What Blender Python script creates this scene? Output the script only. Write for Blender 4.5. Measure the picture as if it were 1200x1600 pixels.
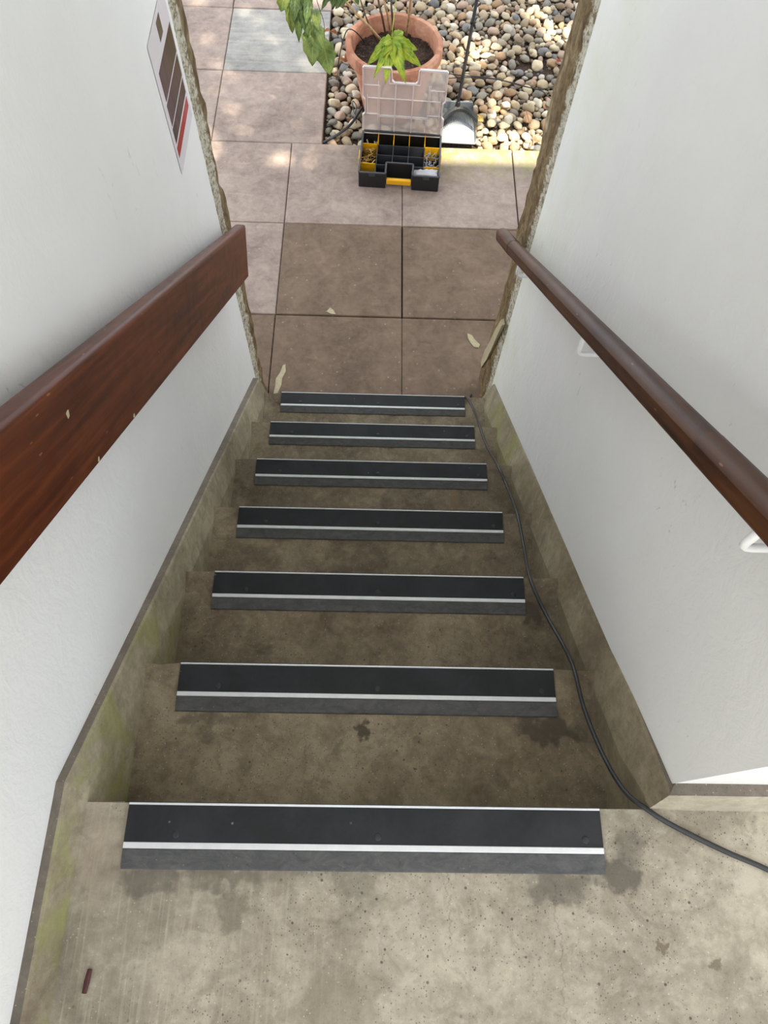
import bpy, bmesh, math, random
from mathutils import Vector, Matrix, noise, Quaternion
random.seed(7)
for o in list(bpy.data.objects): bpy.data.objects.remove(o)
S = bpy.context.scene
COL = S.collection

# ---------------------------------------------------------------- camera
CR = Vector((0.9995776364, 0.0115377566, 0.0266726257))
CU = Vector((-0.0216159275, 0.9086378788, 0.4170251274))
CF = Vector((0.0194242237, 0.4174255447, -0.9085035026))
CP = Vector((-0.0024525476, -0.0488143546, 1.2505540044))
FPX = 1112.24
cd = bpy.data.cameras.new('camera'); cam = bpy.data.objects.new('camera', cd); COL.objects.link(cam)
cd.sensor_fit = 'HORIZONTAL'; cd.sensor_width = 36.0; cd.lens = FPX / 1200 * 36.0
cd.clip_start = 0.02; cd.clip_end = 100
M = Matrix.Identity(4)
for i in range(3):
    M[i][0] = CR[i]; M[i][1] = CU[i]; M[i][2] = -CF[i]; M[i][3] = CP[i]
cam.matrix_world = M
S.camera = cam

# ---------------------------------------------------------------- world, sun, exposure
w = bpy.data.worlds.new('sky'); S.world = w; w.use_nodes = True
wn = w.node_tree; wn.nodes.clear()
wo = wn.nodes.new('ShaderNodeOutputWorld'); wb = wn.nodes.new('ShaderNodeBackground')
wb.inputs[0].default_value = (0.88, 0.93, 1.0, 1); wb.inputs[1].default_value = 1.0
wn.links.new(wb.outputs[0], wo.inputs[0])
SUN_DIR = Vector((-0.30, 0.52, -1.35)).normalized()      # way the sunlight travels
sl = bpy.data.lights.new('sun', 'SUN'); sl.energy = 6.0; sl.angle = math.radians(1.2); sl.color = (1.0, 0.93, 0.74)
so = bpy.data.objects.new('sun', sl); COL.objects.link(so)
so.rotation_euler = SUN_DIR.to_track_quat('-Z', 'Y').to_euler()
S.view_settings.view_transform = 'Standard'; S.view_settings.look = 'None'
S.view_settings.gamma = 1; S.view_settings.use_curve_mapping = False
S.view_settings.exposure = 1.28
CANOPY = 8500

# ---------------------------------------------------------------- measures
G = 0.27211; H = 0.20719; GZ = -1.4400        # going, rise, paving level
NS = 7

# ---------------------------------------------------------------- node helper
def lin(c):
    return tuple([(v/255/12.92 if v/255 <= .04045 else ((v/255+.055)/1.055)**2.4) for v in c]) + (1,)
class N:
    def __init__(s, name):
        s.m = bpy.data.materials.new(name); s.m.use_nodes = True; s.t = s.m.node_tree; s.t.nodes.clear()
        s.out = s.n('ShaderNodeOutputMaterial'); s.b = s.n('ShaderNodeBsdfPrincipled')
        s.l(s.b.outputs[0], s.out.inputs[0])
    def n(s, k): return s.t.nodes.new(k)
    def l(s, a, b): s.t.links.new(a, b)
    def put(s, sock, v):
        if isinstance(v, bpy.types.NodeSocket): s.l(v, sock)
        else: sock.default_value = v
    def pos(s): return s.n('ShaderNodeNewGeometry').outputs['Position']
    def obj(s): return s.n('ShaderNodeTexCoord').outputs['Object']
    def uv(s): return s.n('ShaderNodeTexCoord').outputs['UV']
    def rand(s): return s.n('ShaderNodeObjectInfo').outputs['Random']
    def scale(s, v, sc, rot=(0,0,0), loc=(0,0,0)):
        m = s.n('ShaderNodeMapping'); s.l(v, m.inputs[0]); m.inputs['Scale'].default_value = sc
        m.inputs['Rotation'].default_value = rot; m.inputs['Location'].default_value = loc
        return m.outputs[0]
    def noise(s, v, sc, det=4, rough=.55, dist=0):
        x = s.n('ShaderNodeTexNoise'); s.l(v, x.inputs['Vector']); x.inputs['Scale'].default_value = sc
        x.inputs['Detail'].default_value = det; x.inputs['Roughness'].default_value = rough; x.inputs['Distortion'].default_value = dist
        return x.outputs['Fac']
    def noisec(s, v, sc, det=3):
        x = s.n('ShaderNodeTexNoise'); s.l(v, x.inputs['Vector']); x.inputs['Scale'].default_value = sc; x.inputs['Detail'].default_value = det
        return x.outputs['Color']
    def vor(s, v, sc, feat='F1', out='Distance', rnd=1):
        x = s.n('ShaderNodeTexVoronoi'); x.feature = feat; s.l(v, x.inputs['Vector']); x.inputs['Scale'].default_value = sc
        x.inputs['Randomness'].default_value = rnd
        return x.outputs[out]
    def ramp(s, f, stops, interp='LINEAR'):
        r = s.n('ShaderNodeValToRGB'); s.l(f, r.inputs[0]); r.color_ramp.interpolation = interp
        e = r.color_ramp.elements
        while len(e) < len(stops): e.new(0.5)
        for i, (p, c) in enumerate(stops):
            e[i].position = p; e[i].color = c if len(c) == 4 else tuple(c)+(1,)
        return r.outputs[0]
    def step(s, f, a, b):
        r = s.n('ShaderNodeMapRange'); s.l(f, r.inputs[0]); r.inputs[1].default_value = a; r.inputs[2].default_value = b
        r.interpolation_type = 'SMOOTHSTEP'
        return r.outputs[0]
    def mix(s, f, a, b, mode='MIX'):
        x = s.n('ShaderNodeMix'); x.data_type = 'RGBA'; x.blend_type = mode
        s.put(x.inputs[0], f); s.put(x.inputs[6], a); s.put(x.inputs[7], b)
        return x.outputs[2]
    def math(s, op, a, b=0.0, c=None):
        x = s.n('ShaderNodeMath'); x.operation = op; s.put(x.inputs[0], a); s.put(x.inputs[1], b)
        if c is not None: s.put(x.inputs[2], c)
        return x.outputs[0]
    def vadd(s, a, b, op='ADD'):
        x = s.n('ShaderNodeVectorMath'); x.operation = op; s.put(x.inputs[0], a); s.put(x.inputs[1], b)
        return x.outputs[0]
    def vscale(s, a, k):
        x = s.n('ShaderNodeVectorMath'); x.operation = 'SCALE'; s.put(x.inputs[0], a); x.inputs[3].default_value = k
        return x.outputs[0]
    def xyz(s, v):
        x = s.n('ShaderNodeSeparateXYZ'); s.l(v, x.inputs[0]); return x.outputs
    def bump(s, f, strength, dist=.002):
        b = s.n('ShaderNodeBump'); s.l(f, b.inputs['Height']); b.inputs['Strength'].default_value = strength; b.inputs['Distance'].default_value = dist
        s.l(b.outputs[0], s.b.inputs['Normal']); return b
    def spot(s, v, c, r, wob=.5, sharp=.35, sq=(1,1,1)):
        """soft-edged irregular patch around point c"""
        n = s.vscale(s.vadd(s.noisec(v, 1.4/max(r, .01), 8), (-.5,-.5,-.5)), wob*r*4.2)
        d = s.vadd(s.vadd(v, n), tuple(-k for k in c))
        d = s.vadd(d, sq, 'MULTIPLY')
        x = s.n('ShaderNodeVectorMath'); x.operation = 'LENGTH'; s.l(d, x.inputs[0])
        return s.step(x.outputs['Value'], r, r*(1-sharp*1.5))
    def col(s, c, rough=.6, metal=0, spec=None):
        s.put(s.b.inputs['Base Color'], c); s.put(s.b.inputs['Roughness'], rough); s.b.inputs['Metallic'].default_value = metal
        if spec is not None: s.b.inputs['Specular IOR Level'].default_value = spec
        return s

def simple(name, c, rough=.5, metal=0, var=.12, sc=40, bump=0):
    a = N(name); p = a.obj(); n = a.noise(p, sc, 4)
    cc = lin(c); d = tuple(k*(1-var) for k in cc[:3])+(1,); e = tuple(min(1, k*(1+var)) for k in cc[:3])+(1,)
    a.col(a.ramp(n, [(.3, d), (.7, e)]), rough, metal)
    if bump: a.bump(n, bump)
    return a.m

# ---------------------------------------------------------------- materials
def concrete(name, dark, light, speck=.5, streak=False, spots=(), cracks=(), moss=None, grime=None, rough=.75):
    a = N(name); p = a.pos()
    big = a.noise(p, 2.2, 6, .6, .4); mid = a.noise(p, 11, 6, .65, .6); fine = a.noise(p, 70, 5, .7)
    f = a.math('ADD', a.math('MULTIPLY', big, .5), a.math('ADD', a.math('MULTIPLY', mid, .32), a.math('MULTIPLY', fine, .18)))
    c = a.ramp(f, [(.40, lin(dark)), (.5, lin([(x+y)/2 for x, y in zip(dark, light)])), (.60, lin(light))])
    blot = a.noise(p, 24, 7, .72, .9)
    c = a.mix(a.math('MULTIPLY', a.step(blot, .5, .66), .4), c, lin(dark))
    c = a.mix(a.math('MULTIPLY', a.step(blot, .46, .34), .3), c, lin(light))
    # fine sandy grain
    g = a.noise(p, 420, 3, .8)
    c = a.mix(a.math('MULTIPLY', a.step(g, .35, .75), .35), c, a.mix(1.0, c, (1.28, 1.27, 1.24, 1), 'MULTIPLY'))
    # aggregate: dark and pale chips
    v1 = a.vor(p, 270); vc = a.xyz(a.vor(p, 270, out='Color'))[0]
    m1 = a.math('MULTIPLY', a.step(v1, .36, .18), a.step(vc, .68, .9))
    v3 = a.vor(p, 120); vc3 = a.xyz(a.vor(p, 120, out='Color'))[1]
    m1 = a.math('MAXIMUM', m1, a.math('MULTIPLY', a.step(v3, .30, .2), a.step(vc3, .955, .97)))
    area = a.step(a.noise(p, 3.1, 3), .40, .58)
    c = a.mix(a.math('MULTIPLY', a.math('MULTIPLY', m1, area), speck), c, lin((62, 58, 55)))
    v2 = a.vor(p, 260); vc2 = a.xyz(a.vor(p, 260, out='Color'))[1]
    m2 = a.math('MULTIPLY', a.step(v2, .34, .2), a.step(vc2, .93, .96))
    c = a.mix(a.math('MULTIPLY', m2, .6*speck), c, lin((215, 208, 192)))
    h = a.math('ADD', a.math('MULTIPLY', fine, .5), a.math('MULTIPLY', g, .4))
    if streak:   # brushed trowel lines running away from the steps, strongest on the left
        sv = a.scale(p, (150, 5, 5)); sn = a.noise(sv, 1.0, 3, .6, .3)
        x = a.xyz(p)[0]; mask = a.step(x, .15, -.3)
        c = a.mix(a.math('MULTIPLY', a.math('MULTIPLY', a.step(sn, .5, .7), mask), .30), c, lin((196, 188, 168)))
        h = a.math('ADD', h, a.math('MULTIPLY', a.math('MULTIPLY', sn, mask), .8))
    dirt = a.noise(p, 6.3, 7, .7, 1.2)
    c = a.mix(a.math('MULTIPLY', a.step(dirt, .58, .70), .35), c, lin([k*.62 for k in dark]))
    for (ctr, r, colr, k, sq) in spots:
        c = a.mix(a.math('MULTIPLY', a.spot(p, ctr, r, .55, .35, sq), k), c, lin(colr))
    for (x0, sy0, sy1, seed) in cracks:   # thin wandering crack along y
        q = a.xyz(p)
        wob = a.math('MULTIPLY', a.math('SUBTRACT', a.noise(a.scale(p, (0, 9, 0), loc=(seed, 0, 0)), 1, 9, .8), .5), .07)
        d = a.math('ABSOLUTE', a.math('SUBTRACT', a.math('SUBTRACT', q[0], x0), wob))
        m = a.math('MULTIPLY', a.step(d, .0016, .0004), a.math('MULTIPLY', a.step(q[1], sy0-.01, sy0), a.step(q[1], sy1+.01, sy1)))
        c = a.mix(a.math('MULTIPLY', m, .28), c, lin((70, 62, 52)))
    if moss:
        mm = a.step(a.noise(p, 7, 5, .65, .5), .44, .62)
        q = a.xyz(p)
        mm = a.math('MULTIPLY', mm, a.math('MULTIPLY', a.step(q[1], moss[1]+.1, moss[1]), a.step(q[1], moss[0]-.1, moss[0])))
        c = a.mix(a.math('MULTIPLY', mm, .5), c, lin((138, 144, 66)))
    a.col(c, rough, 0, .3); a.bump(h, .35, .0025)
    return a.m

SP = lambda x, y, z: (x, y, z)
m_landing = concrete('landing_concrete', (122, 113, 98), (184, 175, 157), .8, True,
    spots=[((-.20, -.155, 0), .035, (112, 104, 90), .6, (1,1,1)),
           ((-.33, -.10, 0), .055, (96, 90, 80), .7, (.7,1.6,1)), ((-.22, -.105, 0), .05, (102, 96, 84), .7, (.7,1.8,1)), ((-.05, -.10, 0), .06, (110, 104, 92), .45, (.4,2.2,1)),
           ((.40, -.10, 0), .05, (88, 82, 74), .8, (.9,1.5,1)), ((.30, -.115, 0), .045, (92, 88, 80), .6, (.8,1.6,1)), ((.42, -.06, 0), .03, (100, 94, 84), .5, (1,.8,1)),
           ((.457, -.195, 0), .013, (105, 92, 72), .8, (1,1,1)), ((.535, -.215, 0), .012, (100, 90, 72), .7, (1,1,1)),
           ((.13, -.34, 0), .07, (120, 112, 100), .5, (.7,1.2,1)), ((-.01, -.30, 0), .10, (126, 116, 98), .4, (1,.8,1)), ((-.42,-.06,0), .05, (176,160,142), .5, (1,.5,1))],
    cracks=[(.30, -.50, -.11, 3.0), (.13, -.2, -.1, 9.0)])
m_stair = concrete('stair_concrete', (94, 82, 66), (156, 143, 120), .7, False,
    spots=[((-.005, .145, -H), .02, (60, 52, 42), .8, (1.5,.8,1)), ((.36, .155, -H), .06, (64, 58, 50), .75, (.7,1.6,1)), ((-.30, .16, -H), .06, (84, 76, 64), .5, (.6,2,1)),
           ((.40, .455, -2*H), .035, (66, 58, 48), .75, (1,.8,1)), ((.27, .96, -4*H), .02, (126, 106, 80), .9, (1,.5,1)),
           ((.21, 1.2, -5*H), .02, (150, 130, 98), .85, (1.4,.5,1)), ((.30, 1.32, -5*H), .05, (140, 124, 98), .4, (.5,1,1))],
    cracks=[(-.12, .02, .14, 5.0)])
m_kerb = concrete('kerb_render', (116, 105, 86), (172, 162, 138), .25, moss=(-.6, .35))
m_kerb_top = concrete('kerb_ledge_concrete', (98, 90, 80), (132, 122, 110), .6)
m_kerb_lower = concrete('kerb_render_green', (110, 99, 80), (162, 151, 126), .25, moss=(1.0, 1.9))

def plaster():
    a = N('white_plaster'); p = a.pos()
    n = a.noise(p, 60, 5, .6, .5); n2 = a.noise(a.scale(p, (1,1,.6)), 22, 4, .6, .8); b = a.noise(p, 1.6, 4)
    c = a.ramp(b, [(.3, lin((232, 232, 230))), (.7, lin((243, 243, 241)))])
    sc = a.noise(a.scale(p, (1,1,.35), rot=(.4, 0, 0)), 34, 5, .6, 2.2)
    msk = a.math('MULTIPLY', a.math('MULTIPLY', a.step(sc, .66, .74), a.step(a.noise(p, 2.3, 2), .46, .6)), .5)
    c = a.mix(msk, c, lin((168, 164, 158)))
    # yellow-green bounce light painted into the plaster near the right doorway edge
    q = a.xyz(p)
    green_mask = a.math('MULTIPLY', a.math('MULTIPLY', a.step(q[1], 1.15, 1.7), a.step(q[0], 0, .3)), a.step(a.noise(p, 3, 4), .3, .75))
    c = a.mix(a.math('MULTIPLY', green_mask, .55), c, lin((214, 220, 172)))
    a.col(c, .45, 0, .35)
    h = a.math('ADD', a.math('MULTIPLY', n, .45), a.math('MULTIPLY', n2, 1.0))
    a.bump(h, .55, .004)
    return a.m
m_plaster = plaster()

def reveal():
    a = N('chiselled_edge'); p = a.pos()
    v = a.scale(p, (6, 20, 9), rot=(.7, 0, 0)); n = a.noise(v, 1.3, 8, .7, 1.0); f = a.noise(p, 110, 5, .75); g = a.noise(p, 26, 7, .75, .8)
    c = a.ramp(n, [(.34, lin((84, 68, 46))), (.48, lin((124, 104, 74))), (.60, lin((150, 132, 98))), (.72, lin((196, 186, 158)))])
    q = a.xyz(p)
    e = a.math('ADD', q[1], a.math('MULTIPLY', a.math('SUBTRACT', g, .5), .09))
    chips = a.mix(a.step(a.noise(p, 60, 7, .8, 1.0), .47, .58), lin((216, 210, 192)), lin((140, 126, 98)))
    lim = a.math('MULTIPLY', a.step(q[0], .2, -.2), .018)
    e = a.math('SUBTRACT', e, lim)
    c = a.mix(a.step(e, 1.738, 1.726), c, chips)
    c = a.mix(a.math('MULTIPLY', a.step(g, .56, .66), .45), c, lin((84, 70, 50)))
    a.col(c, .85, 0, .2); a.bump(a.math('ADD', n, a.math('ADD', a.math('MULTIPLY', g, .7), a.math('MULTIPLY', f, .4))), 1.0, .008)
    return a.m
m_reveal = reveal()

def paving(name, dark, light, streak=False):
    a = N(name); p = a.pos()
    big = a.noise(p, 3.0, 6, .6, .5); fine = a.noise(p, 46, 6, .7); mid = a.noise(p, 13, 5, .65, .8)
    f = a.math('ADD', a.math('MULTIPLY', big, .45), a.math('ADD', a.math('MULTIPLY', mid, .33), a.math('MULTIPLY', fine, .22)))
    c = a.ramp(f, [(.36, lin(dark)), (.62, lin(light))])
    sc = a.noise(a.scale(p, (6, 26, 1)), 1.6, 6, .7, .8)
    c = a.mix(a.math('MULTIPLY', a.step(sc, .55, .72), .28), c, lin([min(255, k*1.16) for k in light]))
    if streak:
        st = a.noise(a.scale(p, (2, 60, 1)), 1.0, 4, .6, .2); c = a.mix(a.math('MULTIPLY', a.step(st, .4, .7), .3), c, lin([k*1.12 for k in light]))
    v = a.vor(p, 60); vc = a.xyz(a.vor(p, 60, out='Color'))[0]
    m = a.math('MULTIPLY', a.step(v, .3, .16), a.step(vc, .93, .96))
    c = a.mix(a.math('MULTIPLY', m, .3), c, lin((206, 194, 180)))
    dk = a.noise(p, 17, 6, .7, 1.0)
    c = a.mix(a.math('MULTIPLY', a.step(dk, .64, .74), .35), c, lin([k*.62 for k in dark]))
    # green algae along the strip that borders the gravel
    q = a.xyz(p)
    yy = a.math('ADD', q[1], a.math('MULTIPLY', a.noise(p, 9, 4), .08))
    green_mask = a.math('MULTIPLY', a.math('MULTIPLY', a.step(yy, 3.12, 3.42), a.step(a.noise(p, 14, 6, .7, .6), .3, .6)), a.step(q[0], -.32, .3))
    c = a.mix(a.math('MULTIPLY', green_mask, .85), c, lin((134, 134, 74)))
    a.col(c, .75, 0, .3); a.bump(a.math('ADD', fine, mid), .25, .003)
    return a.m
m_slab_pink = paving('paving_pink', (124, 108, 100), (176, 157, 146))
m_slab_brown = paving('paving_brown', (92, 75, 61), (134, 113, 96))
m_slab_grey = paving('paving_grey', (120, 116, 112), (164, 160, 154), True)

m_soil = N('soil')
p = m_soil.pos()
c = m_soil.ramp(m_soil.noise(p, 120, 6, .75), [(.38, lin((38, 28, 20))), (.55, lin((78, 60, 46))), (.68, lin((140, 118, 96)))])
m_soil.col(c, .95); m_soil.bump(m_soil.noise(p, 90, 6, .8), 1.0, .01); m_soil = m_soil.m
m_compost = N('compost')
p = m_compost.pos()
c = m_compost.ramp(m_compost.noise(p, 95, 5, .75), [(.40, lin((34, 22, 16))), (.58, lin((70, 46, 34))), (.66, lin((150, 120, 96)))])
m_compost.col(c, .9); m_compost.bump(m_compost.noise(p, 80, 6, .8), 1.0, .012); m_compost = m_compost.m

def wood(name, c1, c2, c3, rough=.34):
    a = N(name); p = a.obj()
    g = a.noise(a.scale(p, (3.0, 60, 60)), 1.0, 6, .62, .35); g2 = a.noise(a.scale(p, (12, 300, 300)), 1.0, 3, .6)
    b = a.noise(a.scale(p, (2.2, 9, 9)), 1.0, 4, .5, .6)
    c = a.ramp(g, [(.3, lin(c1)), (.5, lin(c2)), (.7, lin(c3))])
    c = a.mix(a.math('MULTIPLY', a.step(g2, .5, .75), .35), c, lin([k*.55 for k in c1]))
    c = a.mix(a.math('MULTIPLY', a.step(b, .45, .7), .4), c, lin(c3))
    sc = a.vor(a.scale(p, (14, 55, 55)), 1.0); k = a.math('MULTIPLY', a.step(sc, .09, .05), .35)
    c = a.mix(k, c, lin((190, 140, 100)))
    a.col(c, rough, 0, .5); a.put(a.b.inputs['Roughness'], a.math('ADD', rough, a.math('MULTIPLY', a.noise(p, 25, 4), .15)))
    a.b.inputs['Coat Weight'].default_value = .08; a.b.inputs['Specular IOR Level'].default_value = .22; a.b.inputs['Coat Roughness'].default_value = .22
    a.bump(g2, .12, .0006)
    return a.m
m_wood_red = wood('mahogany_varnish', (54, 22, 7), (82, 36, 13), (112, 56, 24))
m_wood_brown = wood('brown_varnish', (46, 24, 10), (70, 38, 17), (92, 56, 28), .38)

m_white_metal = simple('white_painted_metal', (244, 244, 244), .3, 0, .02)
m_insert = N('black_grit_insert'); p = m_insert.pos()
f = m_insert.noise(p, 9, 6, .7, .5)
c = m_insert.ramp(f, [(.4, lin((26, 27, 30))), (.75, lin((44, 46, 50)))])
v = m_insert.vor(p, 90); vc = m_insert.xyz(m_insert.vor(p, 90, out='Color'))[0]
c = m_insert.mix(m_insert.math('MULTIPLY', m_insert.step(v, .22, .12), m_insert.step(vc, .97, .985)), c, lin((110, 110, 108)))
m_insert.col(c, .5, 0, .35); m_insert.bump(m_insert.noise(p, 500, 2), .25, .0008); m_insert = m_insert.m
m_ramp = N('grey_ramp'); p = m_ramp.pos()
f = m_ramp.noise(m_ramp.scale(p, (1, 2, 1)), 30, 6, .75, .8)
c = m_ramp.ramp(f, [(.35, lin((62, 62, 64))), (.7, lin((92, 91, 90)))])
v = m_ramp.noise(p, 160, 3, .7); c = m_ramp.mix(m_ramp.math('MULTIPLY', m_ramp.step(v, .66, .74), .5), c, lin((140, 138, 134)))
m_ramp.col(c, .48, 0, .4); m_ramp = m_ramp.m
m_alu = simple('brushed_aluminium', (228, 230, 232), .38, .55, .05, 60)
m_plug = simple('black_plug', (34, 35, 38), .4)
m_rubber = simple('black_rubber', (40, 42, 44), .42, 0, .2, 20)
m_blk = simple('black_plastic', (30, 31, 34), .4, 0, .15, 30)
m_dkgrey = simple('dark_grey_plastic', (62, 64, 70), .4, 0, .12, 30)
m_yel = simple('yellow_plastic', (242, 178, 22), .4, 0, .06, 20)
m_brass = simple('brass_metal', (196, 160, 92), .35, .7, .2, 80)
m_zinc = simple('zinc_metal', (190, 198, 208), .3, .75, .2, 80)
m_whitepl = simple('white_plug_plastic', (226, 226, 222), .45, 0, .05)
m_silver = simple('grey_pan_plastic', (136, 141, 146), .35, 0, .1, 25)
m_paper = simple('laminated_paper', (226, 220, 226), .28, 0, .02)
m_stick = simple('dark_red_bark', (76, 34, 34), .7, 0, .3, 120, .5)
m_flake = simple('pale_plaster_flake', (178, 166, 134), .8, 0, .12, 60, .4)
m_drybr = simple('dry_brown_leaf', (134, 84, 48), .75, 0, .35, 60, .4)
m_dryyl = simple('dry_yellow_leaf', (206, 168, 92), .7, 0, .2, 60, .4)
m_cane = N('cane_bark'); p = m_cane.obj()
c = m_cane.ramp(m_cane.noise(m_cane.scale(p, (60, 60, 12)), 1, 5, .7), [(.3, lin((122, 88, 56))), (.65, lin((206, 172, 126)))])
m_cane.col(c, .7); m_cane.bump(m_cane.noise(p, 60, 4), .5, .003); m_cane = m_cane.m
m_green_stem = simple('green_petiole', (150, 160, 60), .5, 0, .2, 30)
m_dark_stem = simple('dark_petiole', (84, 62, 44), .6, 0, .2, 30)

def terracotta():
    a = N('terracotta'); p = a.pos()
    n = a.noise(p, 9, 6, .65, .6); f = a.noise(p, 80, 4, .7); st = a.noise(a.scale(p, (5, 5, 40)), 1, 4, .6)
    c = a.ramp(n, [(.35, lin((158, 104, 82))), (.55, lin((196, 142, 116))), (.72, lin((218, 176, 152)))])
    c = a.mix(a.math('MULTIPLY', a.step(st, .5, .7), .3), c, lin((168, 110, 84)))
    a.col(c, .8, 0, .2); a.bump(f, .3, .002); return a.m
m_terra = terracotta()

def leafmat(name, edge, main, vein):
    a = N(name); q = a.xyz(a.uv()); p = a.pos()
    u = a.math('ABSOLUTE', a.math('SUBTRACT', q[0], .5))
    n = a.noise(p, 22, 5, .65, .4)
    c = a.ramp(n, [(.38, lin(main)), (.62, lin(edge))])
    ribs = a.math('SINE', a.math('MULTIPLY', a.math('SUBTRACT', q[1], a.math('MULTIPLY', u, .45)), 46))
    c = a.mix(a.math('MULTIPLY', a.step(ribs, .82, .98), .35), c, lin(vein))
    c = a.mix(a.math('MULTIPLY', a.step(u, .05, .015), .8), c, lin(vein))
    a.col(c, .42, 0, .4)
    tr = a.n('ShaderNodeBsdfTranslucent'); a.l(c, tr.inputs[0])
    mx = a.n('ShaderNodeMixShader'); mx.inputs[0].default_value = .25
    a.l(a.b.outputs[0], mx.inputs[1]); a.l(tr.outputs[0], mx.inputs[2]); a.l(mx.outputs[0], a.out.inputs[0])
    a.bump(ribs, .2, .002)
    return a.m
m_leaf_bright = leafmat('leaf_bright', (190, 200, 56), (112, 156, 42), (222, 226, 116))
m_leaf_olive = leafmat('leaf_olive', (158, 172, 88), (114, 138, 70), (180, 190, 120))
m_leaf_dark = leafmat('leaf_dark', (116, 138, 72), (66, 92, 48), (148, 166, 100))

def lidmat(name, k, colr):
    a = N(name); a.col(lin(colr), .25, 0, .5)
    t = a.n('ShaderNodeBsdfTransparent'); mx = a.n('ShaderNodeMixShader')
    f = a.math('ADD', k, a.math('MULTIPLY', a.math('SUBTRACT', a.noise(a.pos(), 30, 3), .5), .1))
    a.l(f, mx.inputs[0]); a.l(t.outputs[0], mx.inputs[1]); a.l(a.b.outputs[0], mx.inputs[2]); a.l(mx.outputs[0], a.out.inputs[0])
    return a.m
m_lid = lidmat('frosted_lid', .37, (228, 216, 212)); m_lidrib = lidmat('frosted_lid_rib', .62, (240, 232, 232))
m_bag = lidmat('clear_bag', .6, (224, 220, 224))

def pebmat(name, c1, c2, band=.3):
    a = N(name); p = a.obj(); r = a.rand()
    pp = a.vadd(p, a.vscale(a.n('ShaderNodeObjectInfo').outputs['Location'], 3.0))
    n = a.noise(pp, 26, 5, .6, .6); f = a.noise(pp, 220, 3, .7)
    c = a.ramp(n, [(.32, lin(c1)), (.66, lin(c2))])
    c = a.mix(a.math('MULTIPLY', a.step(f, .55, .75), band), c, lin([k*.7 for k in c1]))
    c = a.mix(1.0, c, a.ramp(r, [(0, (.78, .78, .78)), (1, (1.18, 1.16, 1.12))]), 'MULTIPLY')
    a.col(c, .65, 0, .3); a.bump(f, .2, .001); return a.m
PEB = [pebmat('pebble_grey', (119, 113, 105), (160, 152, 139)), pebmat('pebble_bluegrey', (98, 99, 101), (139, 137, 135)),
       pebmat('pebble_beige', (151, 134, 111), (190, 173, 146)), pebmat('pebble_cream', (184, 169, 142), (219, 204, 177)),
       pebmat('pebble_tan', (151, 121, 92), (188, 157, 125)), pebmat('pebble_brown', (104, 88, 72), (141, 122, 103)),
       pebmat('pebble_pink', (166, 140, 124), (201, 176, 157)), pebmat('pebble_pale', (184, 176, 163), (218, 210, 195))]
PEBW = [5, 2, 7, 5, 3, 3, 4, 3]

# ---------------------------------------------------------------- mesh helpers
def tag(o, label=None, cat=None, group=None, kind=None):
    if label: o['label'] = label
    if cat: o['category'] = cat
    if group: o['group'] = group
    if kind: o['kind'] = kind
    return o
def link(name, me, mat=None, parent=None):
    o = bpy.data.objects.new(name, me); COL.objects.link(o)
    if mat is not None:
        for m in (mat if isinstance(mat, (list, tuple)) else [mat]): me.materials.append(m)
    if parent: o.parent = parent
    return o
def obj(name, bm, mat, parent=None, smooth=False, bevel=0, seg=2):
    if bevel:
        bmesh.ops.bevel(bm, geom=list(bm.edges), offset=bevel, segments=seg, affect='EDGES', profile=.5, clamp_overlap=True)
    bmesh.ops.recalc_face_normals(bm, faces=bm.faces)
    me = bpy.data.meshes.new(name); bm.to_mesh(me); bm.free()
    if smooth:
        for f in me.polygons: f.use_smooth = True
    return link(name, me, mat, parent)
def struct(name, bm, mat, **k): return tag(obj(name, bm, mat, **k), kind='structure')
def empty(name, loc, rz=0):
    o = bpy.data.objects.new(name, None); COL.objects.link(o); o.location = loc; o.rotation_euler = (0, 0, rz); o.empty_display_size = .05
    return o
def box(bm, a, b, mi=0):
    x0, y0, z0 = a; x1, y1, z1 = b
    vs = [bm.verts.new(v) for v in [(x0,y0,z0),(x1,y0,z0),(x1,y1,z0),(x0,y1,z0),(x0,y0,z1),(x1,y0,z1),(x1,y1,z1),(x0,y1,z1)]]
    for f in [(0,3,2,1),(4,5,6,7),(0,1,5,4),(1,2,6,5),(2,3,7,6),(3,0,4,7)]:
        fc = bm.faces.new([vs[i] for i in f]); fc.material_index = mi
    return vs
def nb(): return bmesh.new()
def bx(a, b):
    bm = nb(); box(bm, a, b); return bm
def tube(bm, pts, r, n=10, cap=True, closed=False):
    pts = [Vector(p) for p in pts]; rr = r if isinstance(r, (list, tuple)) else [r]*len(pts)
    up = None; rings = []
    for i, p in enumerate(pts):
        d = (pts[min(i+1, len(pts)-1)] - pts[max(i-1, 0)]).normalized()
        if up is None:
            up = d.orthogonal().normalized()
        up = (up - d*up.dot(d)); up = up.normalized() if up.length > 1e-6 else d.orthogonal().normalized()
        s = d.cross(up)
        rings.append([bm.verts.new(p + (up*math.cos(t)+s*math.sin(t))*rr[i]) for t in [2*math.pi*k/n for k in range(n)]])
    for i in range(len(rings)-1):
        for k in range(n):
            bm.faces.new([rings[i][k], rings[i][(k+1) % n], rings[i+1][(k+1) % n], rings[i+1][k]])
    if cap:
        bm.faces.new(rings[0]); bm.faces.new(list(reversed(rings[-1])))
def smooth_path(pts, k=6):
    pts = [Vector(p) for p in pts]; out = []
    for i in range(len(pts)-1):
        p0 = pts[max(i-1, 0)]; p1 = pts[i]; p2 = pts[i+1]; p3 = pts[min(i+2, len(pts)-1)]
        for j in range(k):
            t = j/k
            out.append(.5*((2*p1)+(-p0+p2)*t+(2*p0-5*p1+4*p2-p3)*t*t+(-p0+3*p1-3*p2+p3)*t**3))
    out.append(pts[-1]); return out
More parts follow.
